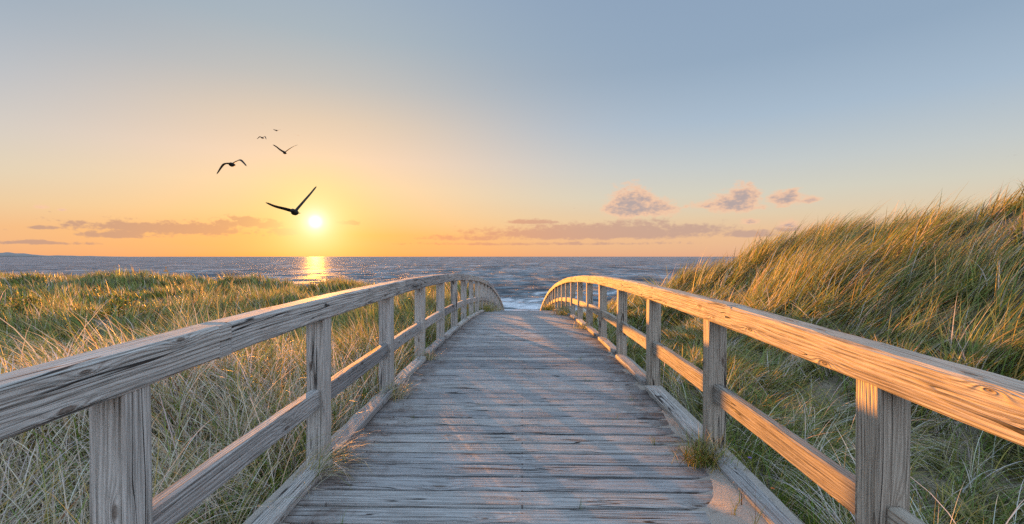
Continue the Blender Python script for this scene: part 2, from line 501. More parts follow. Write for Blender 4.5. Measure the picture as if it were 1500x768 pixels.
w1 = t.noise(t.xyz(t.m('MULTIPLY', px_, 0.30), t.m('MULTIPLY', py_, 0.42), 0), 1.0, 5, 0.65)
w2 = t.noise(t.xyz(t.m('MULTIPLY', px_, 0.050), t.m('MULTIPLY', py_, 0.11), 5), 1.0, 4, 0.7)
w3 = t.noise(t.xyz(t.m('MULTIPLY', px_, 0.012), t.m('MULTIPLY', py_, 0.0030), 9), 1.0, 4, 0.75)
hh = t.m('ADD', t.m('MULTIPLY', w1, 1.2), t.m('MULTIPLY', w2, 2.6))
hh = t.m('ADD', hh, t.m('MULTIPLY', w3, 26.0))
bp = t.n('ShaderNodeBump'); bp.inputs['Strength'].default_value = 1.0; bp.inputs['Distance'].default_value = 1.0
bp.inputs['Distance'].default_value = 2.0
t.put(bp.inputs['Height'], hh)
fo = t.n('ShaderNodeAttribute', attribute_name='foam').outputs['Fac']
fn = t.noise(t.xyz(t.m('MULTIPLY', px_, 0.35), t.m('MULTIPLY', py_, 1.0), 2), 1.0, 6, 0.7)
fm = t.ss(t.m('ADD', fo, t.m('MULTIPLY', t.m('SUBTRACT', fn, 0.5), 1.6)), 0.55, 0.85)
# sky glints and shaded troughs painted into the colour, with whitecaps, three sizes
st = None
for sx_, sy_, k_ in ((0.20, 0.42, 31.0), (0.075, 0.12, 42.0), (0.030, 0.012, 57.0)):
    q_ = t.noise(t.xyz(t.m('MULTIPLY', px_, sx_), t.m('MULTIPLY', py_, sy_), k_), 1.0, 4, 0.72)
    q_ = t.m('SUBTRACT', q_, 0.5)
    st = q_ if st is None else t.m('ADD', st, q_)
glint_cap = t.ss(st, 0.09, 0.28)
fm = t.m('MAXIMUM', fm, t.m('MULTIPLY', glint_cap, 0.62))
wat = t.mix(t.ss(st, -0.22, 0.12), (0.026, 0.042, 0.058, 1), (0.22, 0.26, 0.285, 1))
base = t.mix(fm, wat, (0.72, 0.75, 0.78, 1))
df = t.n('ShaderNodeBsdfDiffuse'); t.put(df.inputs[0], base); t.put(df.inputs['Normal'], bp.outputs[0])
gl = t.n('ShaderNodeBsdfGlossy'); gl.inputs['Roughness'].default_value = 0.48; t.put(gl.inputs['Normal'], bp.outputs[0])
gl.inputs[0].default_value = (0.92, 0.96, 1.0, 1)
fr = t.n('ShaderNodeFresnel'); fr.inputs['IOR'].default_value = 1.33; t.put(fr.inputs['Normal'], bp.outputs[0])
# a rough sea never reaches full grazing reflectance: the waves shade each other
rf = t.m('MULTIPLY', t.m('MINIMUM', fr.outputs[0], 0.12), t.m('SUBTRACT', 1.0, fm))
mx = t.n('ShaderNodeMixShader'); t.put(mx.inputs[0], rf)
t.t.links.new(df.outputs[0], mx.inputs[1]); t.t.links.new(gl.outputs[0], mx.inputs[2])
t.t.links.new(mx.outputs[0], out.inputs[0])
me.materials.append(mt)
sea = bpy.data.objects.new('sea', me)
col.objects.link(sea)
tag(sea, 'choppy blue grey sea reaching to the horizon with surf near the beach', 'sea', kind='structure')

# far headland on the left of the horizon
mb = MB()
prof = []
for i in range(90):
    q = i / 89
    a, _ = azel(-330 + q * 560, 376)
    px = -330 + q * 560
    h = (95 if px < 30 else 95 - 55 * min(1, (px - 30) / 30)) * (1 - sstep(60, 228, px) * .97)
    h = float(h) * (0.9 + 0.14 * math.sin(i * 1.3) * math.sin(i * .37))
    prof.append((a, max(h, 1.5)))
DH = 13500.0
rings = []
for a, h in prof:
    sx, sy = math.sin(a), math.cos(a)
    rings.append([((DH - 250) * sx, (DH - 250) * sy, SEA - 5), ((DH) * sx, (DH) * sy, SEA + h * .8), ((DH + 350) * sx, (DH + 350) * sy, SEA + h), ((DH + 1500) * sx, (DH + 1500) * sy, SEA + h * .7), ((DH + 2300) * sx, (DH + 2300) * sy, SEA - 5)])
mb.ring_sweep(rings, list(range(90)), [0, 1, 2, 3, 4, 5])
mt, t, out = new_mat('headland_cover')
n1 = t.noise(t.n('ShaderNodeNewGeometry').outputs['Position'], 0.004, 5, 0.6)
principled(t, out, t.mix(n1, (0.20, 0.20, 0.19, 1), (0.32, 0.29, 0.27, 1)), 0.95)
o = mb.build('headland', mt, smooth=True)
tag(o, 'low distant headland on the sea horizon', 'headland', kind='structure')

# ------------------------------------------------------------------ boardwalk
walk = empty('boardwalk', (0, 2.0, DECK0 - 0.1))
tag(walk, 'arched weathered timber boardwalk with grey cross planks leading to the sea', 'boardwalk')
mb = MB()
y = -3.0
i = 0
while y < 60:
    yc = (math.floor(y / BOARD) + 0.5) * BOARD
    zc = deck_z(yc) - 0.024
    sl = slope(yc) + random.uniform(-0.012, 0.012)
    nrmv = (0, -sl / math.hypot(1, sl), 1 / math.hypot(1, sl))
    tdir = (0, 1 / math.hypot(1, sl), sl / math.hypot(1, sl))
    dz = random.gauss(0, 0.0016)
    skew = random.uniform(-0.004, 0.004)
    bow = random.uniform(-0.003, 0.003)
    wd = BOARD - random.choice((.018, .024, .028, .032)) - random.uniform(0, 0.006)
    hw = 1.46
    def path(s, yc=yc, zc=zc, dz=dz, skew=skew, bow=bow):
        q = s / hw
        return (s, yc + skew * q, zc + dz + bow * (q * q)), nrmv, tdir
    # sweep along x; section across = along the walk
    pts, vs = section(wd, 0.048, 0.009)
    uo, vo = random.uniform(0, 90), random.uniform(0, 60)
    x0 = -hw + random.uniform(-.015, .015); x1 = hw + random.uniform(-.015, .015)
    n = 14 if yc < 12 else 4
    rings, us = [], []
    for k in range(n + 1):
        s = x0 + (x1 - x0) * k / n
        cc, up, sd = path(s)
        rg_ = 0.0018 if yc < 12 else 0.0
        rings.append([tuple(cc[m] + sd[m] * (-(a) + random.uniform(-rg_, rg_)) + up[m] * (b_ + random.uniform(-rg_, rg_) * .5) for m in range(3)) for (a, b_) in pts])
        us.append(uo + s)
    mb.ring_sweep(rings, us, [q + vo for q in vs], random.random())
    y += BOARD
deck = mb.build('deck', M_DECK)
reparent_keep(deck, walk)

def rail_path(x, zoff, wob=0.004, ph=0.0):
    def path(s):
        sl = slope(s)
        L = math.hypot(1, sl)
        return ((x + wob * math.sin(s * 1.1 + ph), s, arc(s) + zoff + wob * .6 * math.sin(s * 1.7 + ph * 2)),
                (0, -sl / L, 1 / L), (1, 0, 0))
    return path

HALF = 1.335
PITCHP = 1.58
posts_y = {-1: [1.535 + 1.595 * k for k in range(-3, 36)], 1: [1.78 + 1.585 * k for k in range(-3, 36)]}
for sd in (-1, 1):
    mb = MB()
    beam(mb, rail_path(sd * 1.40, DECK0 - 0.16), -3, 60, 60, 0.06, 0.20)
    st = mb.build('edge_beam', M_RAIL)
    reparent_keep(st, walk)
    py = posts_y[sd]
    for a, b_ in zip(py[:-1], py[1:]):
        mb = MB()
        g0, g1 = random.uniform(.07, .10), random.uniform(.075, .11)
        yaw = random.uniform(-.010, .010)
        p0 = rail_path(sd * (HALF + 0.005) + random.uniform(-.012, .012), DECK0 + 0.028 + random.uniform(-.003, .006))
        beam(mb, p0, a + g0, b_ - g1, 6, 0.115, 0.062, bev=0.010, rough=0.004)
        kb = mb.build('kerb_board', M_RAIL)
        reparent_keep(kb, walk)

RAIL_TOP = -0.300
for sd in (-1, 1):
    rl = empty('railing', (sd * 1.4, 1.8, DECK0))
    lift = 0.034 if sd < 0 else -0.004
    tag(rl, 'grey weathered timber railing on the shaded side of the boardwalk beside the low dune' if sd < 0 else
        'timber railing glowing orange in the low sun beside the tall grassy dune', 'railing')
    W, H = 0.130, 0.146
    xr = sd * (HALF - 0.012 + W / 2)
    for y in posts_y[sd]:
        mb = MB()
        yy = y + 0.0625
        top = RAIL_TOP + lift + arc(yy) - H + 0.006
        bot = deck_z(yy) - 0.55
        lean = (random.uniform(-.006, .006), random.uniform(-.006, .006))
        tw = random.uniform(-.03, .03)
        def ppath(s, yy=yy, lean=lean, tw=tw):
            return ((sd * (HALF + 0.0625) + lean[0] * (top - s), yy + lean[1] * (top - s), s),
                    (-math.sin(tw), math.cos(tw), 0), (math.cos(tw), math.sin(tw), 0))
        beam(mb, ppath, top, bot, 8, 0.125, 0.125, bev=0.007, rough=0.0015, tint=random.uniform(.55, 1))
        # section sweep runs downwards: flip so that faces look outwards
        mb.f = [tuple(reversed(f)) for f in mb.f]; mb.uv = [tuple(reversed(u)) for u in mb.uv]
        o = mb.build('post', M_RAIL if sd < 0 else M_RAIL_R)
        reparent_keep(o, rl)
    py = posts_y[sd]
    for a, b_ in zip(py[:-1], py[1:]):
        mb = MB()
        beam(mb, rail_path(sd * (HALF + 0.062), -0.957 + lift * 0.3 + random.uniform(-.006, .006), ph=a), a + 0.127, b_ - 0.003, 6, 0.062, 0.132, bev=0.008)
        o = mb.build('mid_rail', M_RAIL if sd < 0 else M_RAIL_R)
        reparent_keep(o, rl)
    # top rail in lengths joined by half laps
    joints = [2.10 + 2 * PITCHP * k for k in range(-2, 19)] if sd < 0 else [3.09 + 2 * PITCHP * k for k in range(-3, 19)]
    for a, b_ in zip(joints[:-1], joints[1:]):
        mb = MB()
        jx = random.uniform(-.003, .003); ph = random.uniform(0, 6)
        zc = RAIL_TOP + lift - H / 2 + random.uniform(-.002, .002)
        uo, vo = random.uniform(0, 80), random.uniform(0, 40)
        tn = random.random()
        lap = 0.085
        beam(mb, rail_path(xr + jx, zc, ph=ph), a + 0.003, b_ - lap - 0.003, 14, W, H, bev=0.012, rough=0.002, tint=tn, u_off=uo, v_off=vo)
        # upper tongue at the far end, lower tongue at the near end
        beam(mb, rail_path(xr + jx, zc + H / 4 + 0.001, ph=ph), b_ - lap - 0.003, b_ - 0.005, 2, W, H / 2 - 0.004, bev=0.004, rough=0.001, tint=tn, u_off=uo, v_off=vo + H / 2)
        beam(mb, rail_path(xr + jx, zc - H / 4 - 0.001, ph=ph), a - lap + 0.005, a + 0.003, 2, W, H / 2 - 0.004, bev=0.004, rough=0.001, tint=tn, u_off=uo, v_off=vo)
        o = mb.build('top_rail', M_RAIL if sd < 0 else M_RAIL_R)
        reparent_keep(o, rl)

# ------------------------------------------------------------------ sand blown onto the walk
mt_sand, t, out = new_mat('drift_sand')
pos = t.n('ShaderNodeNewGeometry').outputs['Position']
n2 = t.noise(pos, 60.0, 4, 0.7); n3 = t.noise(pos, 420.0, 2, 0.6); n1 = t.noise(pos, 9.0, 4, .6)
c = t.mix(t.ss(n3, 0.35, 0.65), (0.27, 0.235, 0.20, 1), (0.50, 0.45, 0.39, 1))
c = t.mix(t.m('MULTIPLY', t.ss(n1, 0.55, 0.75), .6), c, (0.17, 0.13, 0.10, 1))
bp = t.n('ShaderNodeBump'); bp.inputs['Strength'].default_value = 0.7; bp.inputs['Distance'].default_value = 0.012
t.put(bp.inputs['Height'], n2)
principled(t, out, c, 0.95, bp.outputs[0], 0.1)

def sand_strip(name, sd, y0, y1, inner, hgt, label):
    ya = np.arange(y0, y1, 0.03); xa = np.linspace(0.70, 1.46, 40)
    X, Y = np.meshgrid(xa, ya)
    g = np.random.default_rng(17 + sd)
    nz = 0
    for k in range(9):
        a = g.uniform(0, 6.28); lam = g.uniform(.12, .8); p = g.uniform(0, 6.28)
        nz = nz + lam * .5 * np.sin((X * math.cos(a) + Y * math.sin(a)) * 6.28 / lam + p)
    edge = np.interp(Y, *inner)
    rise = (X - edge) / 0.22 + nz * 0.35
    Zq = DECK0 + np.vectorize(arc)(Y) - 0.03 + np.minimum(np.clip(rise + .55, 0, 1.6) * hgt, 0.070 + .01 * nz)
    verts = np.stack([X * sd, Y, Zq], -1).reshape(-1, 3)
    n_, m_ = X.shape
    ii = np.arange(n_ * m_).reshape(n_, m_)
    fc = np.stack([ii[:-1, :-1], ii[:-1, 1:], ii[1:, 1:], ii[1:, :-1]], -1).reshape(-1, 4)
    if sd < 0: fc = fc[:, ::-1]
    me = bpy.data.meshes.new(name); np_mesh(me, verts, fc); me.materials.append(mt_sand)
    o = bpy.data.objects.new(name, me); col.objects.link(o)
    tag(o, label, 'sand', kind='stuff')
sand_strip('sand', 1, 1.2, 9.5, ([1.2, 2.3, 3.0, 3.6, 4.6, 6.0, 9.5], [.92, .98, 1.08, 1.16, 1.22, 1.26, 1.36]), 0.036,
           'pale sand drifted along the right kerb of the boardwalk')
sand_strip('sand', -1, 1.2, 8.0, ([1.2, 2.6, 3.2, 4.2, 8.0], [1.16, 1.22, 1.20, 1.28, 1.36]), 0.03,
           'pale sand caught along the left kerb of the boardwalk')

# ------------------------------------------------------------------ grass
def blade_mesh(root, az_, L, w, th0, th1, colr, segs, power=1.3, twist=None, tipcol=None, side_curve=None):
    n = len(root)
    tt = np.linspace(0, 1, segs + 1)
    P_ = np.zeros((n, segs + 1, 3)); P_[:, 0] = root
    d = np.stack([np.sin(az_), np.cos(az_)], -1)
    if side_curve is None: side_curve = rng.normal(0, .25, n)
    for k in range(1, segs + 1):
        tm = (tt[k] + tt[k - 1]) / 2
        th = th0 + th1 * tm ** power
        a = az_ + side_curve * tm
        ds = L / segs
        P_[:, k, 0] = P_[:, k - 1, 0] + ds * np.sin(th) * np.sin(a)
        P_[:, k, 1] = P_[:, k - 1, 1] + ds * np.sin(th) * np.cos(a)
        P_[:, k, 2] = P_[:, k - 1, 2] + ds * np.cos(th)
    tw = rng.uniform(-1.2, 1.2, n) if twist is None else twist
    sx = np.cos(az_ + tw); sy = -np.sin(az_ + tw)
    side = np.stack([sx, sy, np.zeros(n)], -1)
    V = np.zeros((n, 2 * segs + 1, 3)); C = np.zeros((n, 2 * segs + 1, 4)); C[..., 3] = 1
    tipcol = colr if tipcol is None else tipcol
    for k in range(segs):
        ww = (w * (1 - tt[k] ** 1.6) * 0.5 + w * .06)[:, None]
        V[:, 2 * k] = P_[:, k] - side * ww
        V[:, 2 * k + 1] = P_[:, k] + side * ww
        cc = colr * (1 - tt[k]) + tipcol * tt[k]
        C[:, 2 * k, :3] = cc; C[:, 2 * k + 1, :3] = cc
    V[:, -1] = P_[:, -1]; C[:, -1, :3] = tipcol
    nv = 2 * segs + 1
    tris = []
    for k in range(segs - 1):
        a = 2 * k
        tris += [(a, a + 1, a + 3), (a, a + 3, a + 2)]
    tris.append((2 * segs - 2, 2 * segs - 1, 2 * segs))
    tris = np.array(tris)
    Fc = (tris[None] + (np.arange(n) * nv)[:, None, None]).reshape(-1, 3)
    return V.reshape(-1, 3), C.reshape(-1, 4), Fc

def join_blades(parts):
    off = 0; Vs, Cs, Fs = [], [], []
    for V, C, Fq in parts:
        Vs.append(V); Cs.append(C); Fs.append(Fq + off); off += len(V)
    return np.concatenate(Vs), np.concatenate(Cs), np.concatenate(Fs)

def grass_object(name, parts, mat, loc=None):
    V, C, Fq = join_blades(parts)
    if loc is not None: V = V - np.array(loc)
    me = bpy.data.meshes.new(name)
    np_mesh(me, V, Fq)
    at = me.attributes.new('tone', 'FLOAT_COLOR', 'POINT')
    at.data.foreach_set('color', C.astype(np.float32).ravel())
    me.materials.append(mat)
    o = bpy.data.objects.new(name, me)
    col.objects.link(o)
    if loc is not None: o.location = loc
    return o

mt, t, out = new_mat('marram_grass')
tone = t.n('ShaderNodeAttribute', attribute_name='tone').outputs['Color']
b = t.n('ShaderNodeBsdfPrincipled')
t.put(b.inputs['Base Color'], tone); b.inputs['Roughness'].default_value = 0.55
b.inputs['Specular IOR Level'].default_value = 0.35
tr = t.n('ShaderNodeBsdfTranslucent'); t.put(tr.inputs[0], t.mix(0.5, tone, (1.0, 0.85, 0.35, 1), 'MULTIPLY'))
mx = t.n('ShaderNodeMixShader'); mx.inputs[0].default_value = 0.35
t.t.links.new(b.outputs[0], mx.inputs[1]); t.t.links.new(tr.outputs[0], mx.inputs[2])
t.t.links.new(mx.outputs[0], out.inputs[0])
M_GRASS = mt

STRAW = np.array((0.52, 0.43, 0.29)); PALE = np.array((0.66, 0.62, 0.54)); GOLD = np.array((0.46, 0.35, 0.09))
OLIVE = np.array((0.27, 0.275, 0.05)); GREEN = np.array((0.15, 0.26, 0.032)); DARK = np.array((0.05, 0.07, 0.02)); RUST = np.array((0.30, 0.14, 0.06))
def palette(n, wts):
    cols = np.stack([STRAW, PALE, GOLD, OLIVE, GREEN, DARK, RUST])
    wts = np.array(wts, float); wts /= wts.sum()
    k = rng.choice(7, n, p=wts)
    c = cols[k] * rng.uniform(0.75, 1.2, (n, 1)) * rng.normal(1, .05, (n, 3))
    return np.clip(c, 0.01, 0.8)

def lowfreq(x, y, s, seed):
    g = np.random.default_rng(seed); z = 0
    for k in range(6):
        a = g.uniform(0, 6.28); lam = s * g.uniform(.5, 1.6); p = g.uniform(0, 6.28)
        z = z + np.sin((x * math.cos(a) + y * math.sin(a)) * 6.28 / lam + p)
    return z / 2.4

def sector(rmin, rmax, a0, a1, dens):
    area = 0.5 * (rmax ** 2 - rmin ** 2) * (a1 - a0)
    n = int(area * dens)
    r = np.sqrt(rng.uniform(rmin ** 2, rmax ** 2, n)); a = rng.uniform(a0, a1, n)
    return r * np.sin(a), r * np.cos(a)

def field(side, rings):
    parts = []
    for (r0, r1, cd, nb, sig, wmul, segs) in rings:
        a0, a1 = (R(-60), R(4)) if side < 0 else (R(-4), R(59))
        if r0 < 3: a0, a1 = (R(-100), R(0)) if side < 0 else (R(0), R(100))
        cx, cy = sector(r0, r1, a0, a1, cd)
        lim = 1.56
        keep = (cx * side > lim) & (cy > 0.2) & (cy < 44)
        if side > 0: keep &= cx < 16
        gap = lowfreq(cx, cy, 2.2, 21 + side)
        keep &= gap > (-1.5 if side < 0 else -1.35)
        cx, cy = cx[keep], cy[keep]
        n = len(cx)
        if n == 0: continue
        dist = np.hypot(cx, cy)
        tone = lowfreq(cx, cy, 5.0, 40 + side) + rng.normal(0, .35, n)
        tall = 1 + .30 * lowfreq(cx, cy, 3.5, 60 + side) + rng.normal(0, .20 if side > 0 else .14, n)
        ax = np.abs(cx)
        # lean of the whole clump
        if side < 0:
            caz = R(-70) + rng.normal(0, .8, n) + .8 * lowfreq(cx, cy, 4, 77)
            caz = np.where(ax < 2.6, R(-40) + rng.normal(0, 1.3, n), caz)
            cth = np.clip(rng.normal(.30, .14, n), .05, .8); cdr = np.clip(rng.normal(1.25, .35, n), .3, 2.1)
            near = sstep(7.5, 3.5, dist)
            cdr = cdr + .7 * near
            far = sstep(9, 16, dist)
            cdr = cdr * (1 - .45 * far); cth = cth * (1 - .4 * far)
            clen = (.56 + .30 * near) * tall
            clen = np.where((ax < 3.2) & (cy > 3.2), np.maximum(clen, .62) + .14, clen)
            cdr = np.where((ax < 3.2) & (cy > 3.2), cdr * .8, cdr)
        else:
            up = sstep(2.6, 5.5, cx)
            caz = R(108) + rng.normal(0, .42, n) + .25 * lowfreq(cx, cy, 3, 78)
            caz = np.where(rng.random(n) < (1 - up) * .75, rng.uniform(-3.1, 3.1, n), caz)
            cth = np.clip(rng.normal(.52, .10, n), .03, .9); cdr = np.clip(rng.normal(.72, .20, n) + (1 - up) * .6, .2, 2.0)
            clen = (.52 + .36 * up) * tall
        rep = rng.poisson(nb, n).clip(3, None)
        idx = np.repeat(np.arange(n), rep)
        m = len(idx)
        bx = cx[idx] + rng.normal(0, sig, m); by_ = cy[idx] + rng.normal(0, sig, m)
        ok = (bx * side > 1.50)
        idx, bx, by_ = idx[ok], bx[ok], by_[ok]; m = len(idx)
        bz = ground(bx, by_) - 0.02
        azb = caz[idx] + rng.normal(0, .34 if side < 0 else .36, m)
        th0 = np.clip(cth[idx] + rng.normal(0, .14, m), 0, 1.1)
        th1 = np.clip(cdr[idx] * rng.uniform(.5, 1.35, m), .1, 2.5)
        L = clen[idx] * rng.uniform(.55, 1.2, m)
        # a share of short fresh blades low in the clump
        short = rng.random(m) < .22
        L = np.where(short, L * .5, L); th1 = np.where(short, th1 * .5, th1)
        db = dist[idx]
        w = (0.0052 + .0024 * rng.random(m)) * wmul * (0.80 + .10 * db)
        tn = tone[idx]
        if side < 0:
            nearw = sstep(9, 4, db)
            pal_n = palette(m, (2.6, 5.2, .8, 2.2, 2.2, 1.0, .2)); pal_f = palette(m, (.8, .7, 1.2, 3.2, 3.0, 3.0, .15)); pal_g = palette(m, (.5, .2, .6, 2.4, 4.0, 1.2, .05))
            colr = np.where((rng.random(m) < nearw)[:, None], pal_n, pal_f)
        else:
            pal_n = palette(m, (1.1, 2.2, .5, 4.2, 2.8, 2.4, .08)); pal_f = palette(m, (.8, 1.0, .9, 4.0, 2.6, 3.0, .1)); pal_g = palette(m, (.9, .4, .8, 2.6, 3.2, 1.4, .05))
            colr = np.where((tn > .15)[:, None], pal_n, pal_f)
            low = (bx < 3.2) & (rng.random(m) < .5)
            colr = np.where(low[:, None], pal_g, colr)
        colr = np.where((short & (rng.random(m) < .75))[:, None], pal_g, colr)
        colr = np.where((tn < -.7)[:, None] & (rng.random(m) < .6)[:, None], pal_g, colr)
        tip = colr * .74 + (STRAW * .26)[None] * rng.uniform(.7, 1.2, (m, 1))
        root = np.stack([bx, by_, bz], -1)
        parts.append(blade_mesh(root, azb, L, w, th0, th1, colr, segs, tipcol=tip))
        del pal_n, pal_f, pal_g
    return parts

def arching(side, boxes, nclump, per):
    """long bleached leaves that bow over in swathes close to the walk"""
    parts = []
    x0, x1, y0, y1 = boxes
    cx = rng.uniform(x0, x1, nclump) * side; cy = rng.uniform(y0, y1, nclump)
    ca = R(-60) + 1.1 * lowfreq(cx, cy, 3.0, 91 + side) + rng.normal(0, .35, nclump)
    if side > 0: ca = ca + R(130)
    idx = np.repeat(np.arange(nclump), rng.poisson(per, nclump).clip(4, None)); m = len(idx)
    bx = cx[idx] + rng.normal(0, .05, m); by_ = cy[idx] + rng.normal(0, .05, m)
    ok = bx * side > 1.58
    idx, bx, by_ = idx[ok], bx[ok], by_[ok]; m = len(idx)
    root = np.stack([bx, by_, ground(bx, by_) - .02], -1)
    c = palette(m, (3.0, 8.0, .6, .5, .3, .1, .25)); tipc = np.clip(c * rng.uniform(.85, 1.15, (m, 1)), 0, .85)
    L = rng.uniform(.55, 1.05, m)
    parts.append(blade_mesh(root, ca[idx] + rng.normal(0, .38, m), L, .0058 * rng.uniform(.7, 1.4, m), np.clip(rng.normal(.35, .18, m), .02, 1), np.clip(rng.normal(1.75, .35, m), .8, 2.6), c, 9, power=1.0, tipcol=tipc))
    return parts
RINGS_L = [(1.6, 5, 26, 36, .085, 1.0, 6), (5, 10, 17, 32, .11, 1.15, 5), (10, 18, 10, 30, .15, 1.4, 4), (18, 42, 4.2, 30, .22, 1.8, 3)]
RINGS_R = [(1.6, 5, 34, 36, .085, 1.0, 6), (5, 10, 14, 52, .085, 1.1, 5), (10, 18, 9.5, 48, .11, 1.35, 4), (18, 40, 4.5, 30, .22, 1.8, 3)]
def fresh(side, x0, x1, y0, y1, n):
    bx = rng.uniform(x0, x1, n) * side; by_ = rng.uniform(y0, y1, n)
    c = palette(n, (.3, .2, .2, 2.0, 6.0, 1.0, .02))
    return [blade_mesh(np.stack([bx, by_, ground(bx, by_) - .02], -1), rng.uniform(-3.14, 3.14, n), rng.uniform(.16, .42, n), rng.uniform(.005, .009, n), np.abs(rng.normal(.15, .15, n)), rng.uniform(.3, 1.3, n), c, 5)]
g = grass_object('grass', field(-1, RINGS_L) + fresh(-1, 1.55, 2.5, 1.7, 3.4, 1500) + arching(-1, (1.6, 5.5, .7, 7.0), 230, 26) + arching(-1, (1.6, 4.6, .9, 4.6), 140, 34), M_GRASS)
tag(g, 'windblown straw and green marram grass covering the low dune left of the boardwalk', 'grass', kind='stuff')
def wisps(n):
    bx = rng.uniform(7.6, 11.5, n); by_ = rng.uniform(5, 18, n)
    c = palette(n, (1.2, .6, .8, 3, 1.5, 3, .3))
    return [blade_mesh(np.stack([bx, by_, ground(bx, by_) - .02], -1), R(106) + rng.normal(0, .3, n), rng.uniform(.85, 1.35, n), rng.uniform(.006, .010, n), np.abs(rng.normal(.42, .12, n)), rng.uniform(.5, 1.1, n), c, 7)]
g = grass_object('grass', wisps(900) + field(1, RINGS_R) + fresh(1, 1.55, 2.6, 1.4, 4.2, 1400) + arching(1, (1.7, 4.5, .7, 6.0), 85, 20), M_GRASS)
tag(g, 'leaning golden marram grass covering the high dune right of the boardwalk', 'grass', kind='stuff')

# low leafy shrubs among the grass at the left
def shrub(px, py, D, w_, h_, nl, label):
    p = pix(px, py, D)
    gz = float(ground(p.x, p.y))
    root_o = empty('dune_shrub', (p.x, p.y, gz)); tag(root_o, label, 'shrub', 'low shrubs on the left dune')
    nb = 26
    ang_ = rng.uniform(0, 6.28, nb); rad_ = np.sqrt(rng.uniform(0, 1, nb)) * w_ * .5
    tips = np.stack([rad_ * np.sin(ang_), rad_ * np.cos(ang_), h_ * np.sqrt(np.clip(1.05 - (rad_ / (w_ * .5)) ** 2, .1, 1)) * rng.uniform(.7, 1.1, nb)], -1)
    k = rng.integers(0, nb, nl); q = rng.uniform(.35, 1.0, nl)
    pts = tips[k] * q[:, None] + rng.normal(0, .055, (nl, 3)); pts[:, 2] = np.maximum(pts[:, 2], .03)
    c = palette(nl, (.3, .1, 1.0, 2.2, 3.0, 3.4, .5))
    fo = grass_object('foliage', [blade_mesh(pts, rng.uniform(-3.14, 3.14, nl), rng.uniform(.05, .10, nl), rng.uniform(.018, .032, nl), rng.uniform(.1, 1.6, nl), rng.uniform(.2, 1.0, nl), c, 3)], M_GRASS)
    fo.parent = root_o
    mb = MB()
    for tpt in tips:
        rings = []
        for i in range(4):
            q = i / 3; r_ = .007 * (1 - .7 * q)
            cc = (tpt[0] * q * (.5 + .5 * q), tpt[1] * q * (.5 + .5 * q), tpt[2] * q - .03)
            rings.append([(cc[0] + r_ * math.cos(a), cc[1] + r_ * math.sin(a), cc[2]) for a in (0, 2.1, 4.2)])
        mb.ring_sweep(rings, [0, 1, 2, 3], [0, 1, 2, 3])
    mb.build('stems', M_TWIG, root_o)
mt, t, out = new_mat('twig_bark')
principled(t, out, t.mix(t.noise(t.n('ShaderNodeNewGeometry').outputs['Position'], 60, 2, .5), (.06, .045, .03, 1), (.16, .12, .08, 1)), .9)
M_TWIG = mt
shrub(28, 428, 15.0, 2.2, .72, 1900, 'dark leafy shrub at the far left edge of the dune, largest of the shrubs')
shrub(96, 432, 16.0, 1.7, .62, 1500, 'dark shrub just right of the far left one, under the headland')
shrub(165, 436, 14.0, 1.4, .5, 1200, 'low shrub in the left field between the headland and the buoy')
shrub(372, 428, 20.0, 1.9, .62, 1300, 'shrub on the dune edge below the wing of the largest gull')

# tufts growing out of the edge of the walk
def tuft(name, x, y, n, L, spread, wts, th=(.25, 1.0), bias=None, z=None, w=.004, label='', cat='grass tuft', group=None, loose=.7):
    if z is None: z = deck_z(y) + .0
    root = np.stack([x + rng.normal(0, spread, n), y + rng.normal(0, spread, n), np.full(n, z - 0.01)], -1)
    a = rng.uniform(-math.pi, math.pi, n) if bias is None else bias + rng.normal(0, loose, n)
    c = palette(n, wts)
    V = blade_mesh(root, a, L * rng.uniform(.45, 1.15, n), w * rng.uniform(.7, 1.2, n), np.abs(rng.normal(th[0], .2, n)), np.abs(rng.normal(th[1], .4, n)), c, 5)
    o = grass_object(name, [V], M_GRASS, (x, y, z))
    return tag(o, label, cat, group)
tuft('grass_tuft', 1.225, 3.18, 520, .26, .065, (1, .3, 2.2, 2.6, 1.2, 2.4, .9), (.35, 1.1), label='dark bushy grass tuft growing against the second right railing post', w=.0036)
tuft('grass_tuft', -1.34, 2.93, 130, .50, .06, (4, 4, 1, 1, 1, .2, .2), (.55, 1.6), bias=R(75), loose=.6, label='long pale straw tuft hanging over the left kerb beside the second post')
tuft('grass_tuft', -1.28, 4.55, 170, .30, .07, (3, 2, 1, 1, 1, .6, .6), (.5, 1.3), bias=R(70), loose=.9, label='dry straw tuft spilling onto the deck at the third left railing post')
tuft('grass_tuft', -1.27, 3.20, 60, .15, .04, (2, 1, 1.5, 1, 1.5, 1, 1), (.5, 1.0), label='small rusty grass tuft at the foot of the second left post')
tuft('grass_tuft', -1.30, 6.3, 110, .24, .07, (3, 2, 2, 1, 1, .6, .3), (.5, 1.2), bias=R(70), loose=1.1, label='short golden tuft at the fourth left railing post')
tuft('grass_tuft', 1.25, 9.6, 160, .22, .10, (1, .4, 2, 2, 2, 1, .2), (.4, 1.0), label='low green tuft on the right kerb near the crest of the boardwalk')
tuft('grass_tuft', 1.27, 13.5, 300, .45, .20, (.6, .3, 2, 3, 2, 1, .2), (.3, .9), w=.007, label='green grass clump crowding the right deck edge at the crest')
tuft('grass_tuft', -1.27, 16.0, 420, .45, .22, (1, .3, 3, 3, 2, .6, .2), (.3, .9), w=.008, label='golden green grass clump crowding the left deck edge at the crest')
tuft('grass_tuft', 1.20, 20.0, 480, .45, .18, (1, .3, 3, 3, 2, .6, .2), (.3, .9), w=.010, label='grass clump beyond the crest in front of the right railing end')
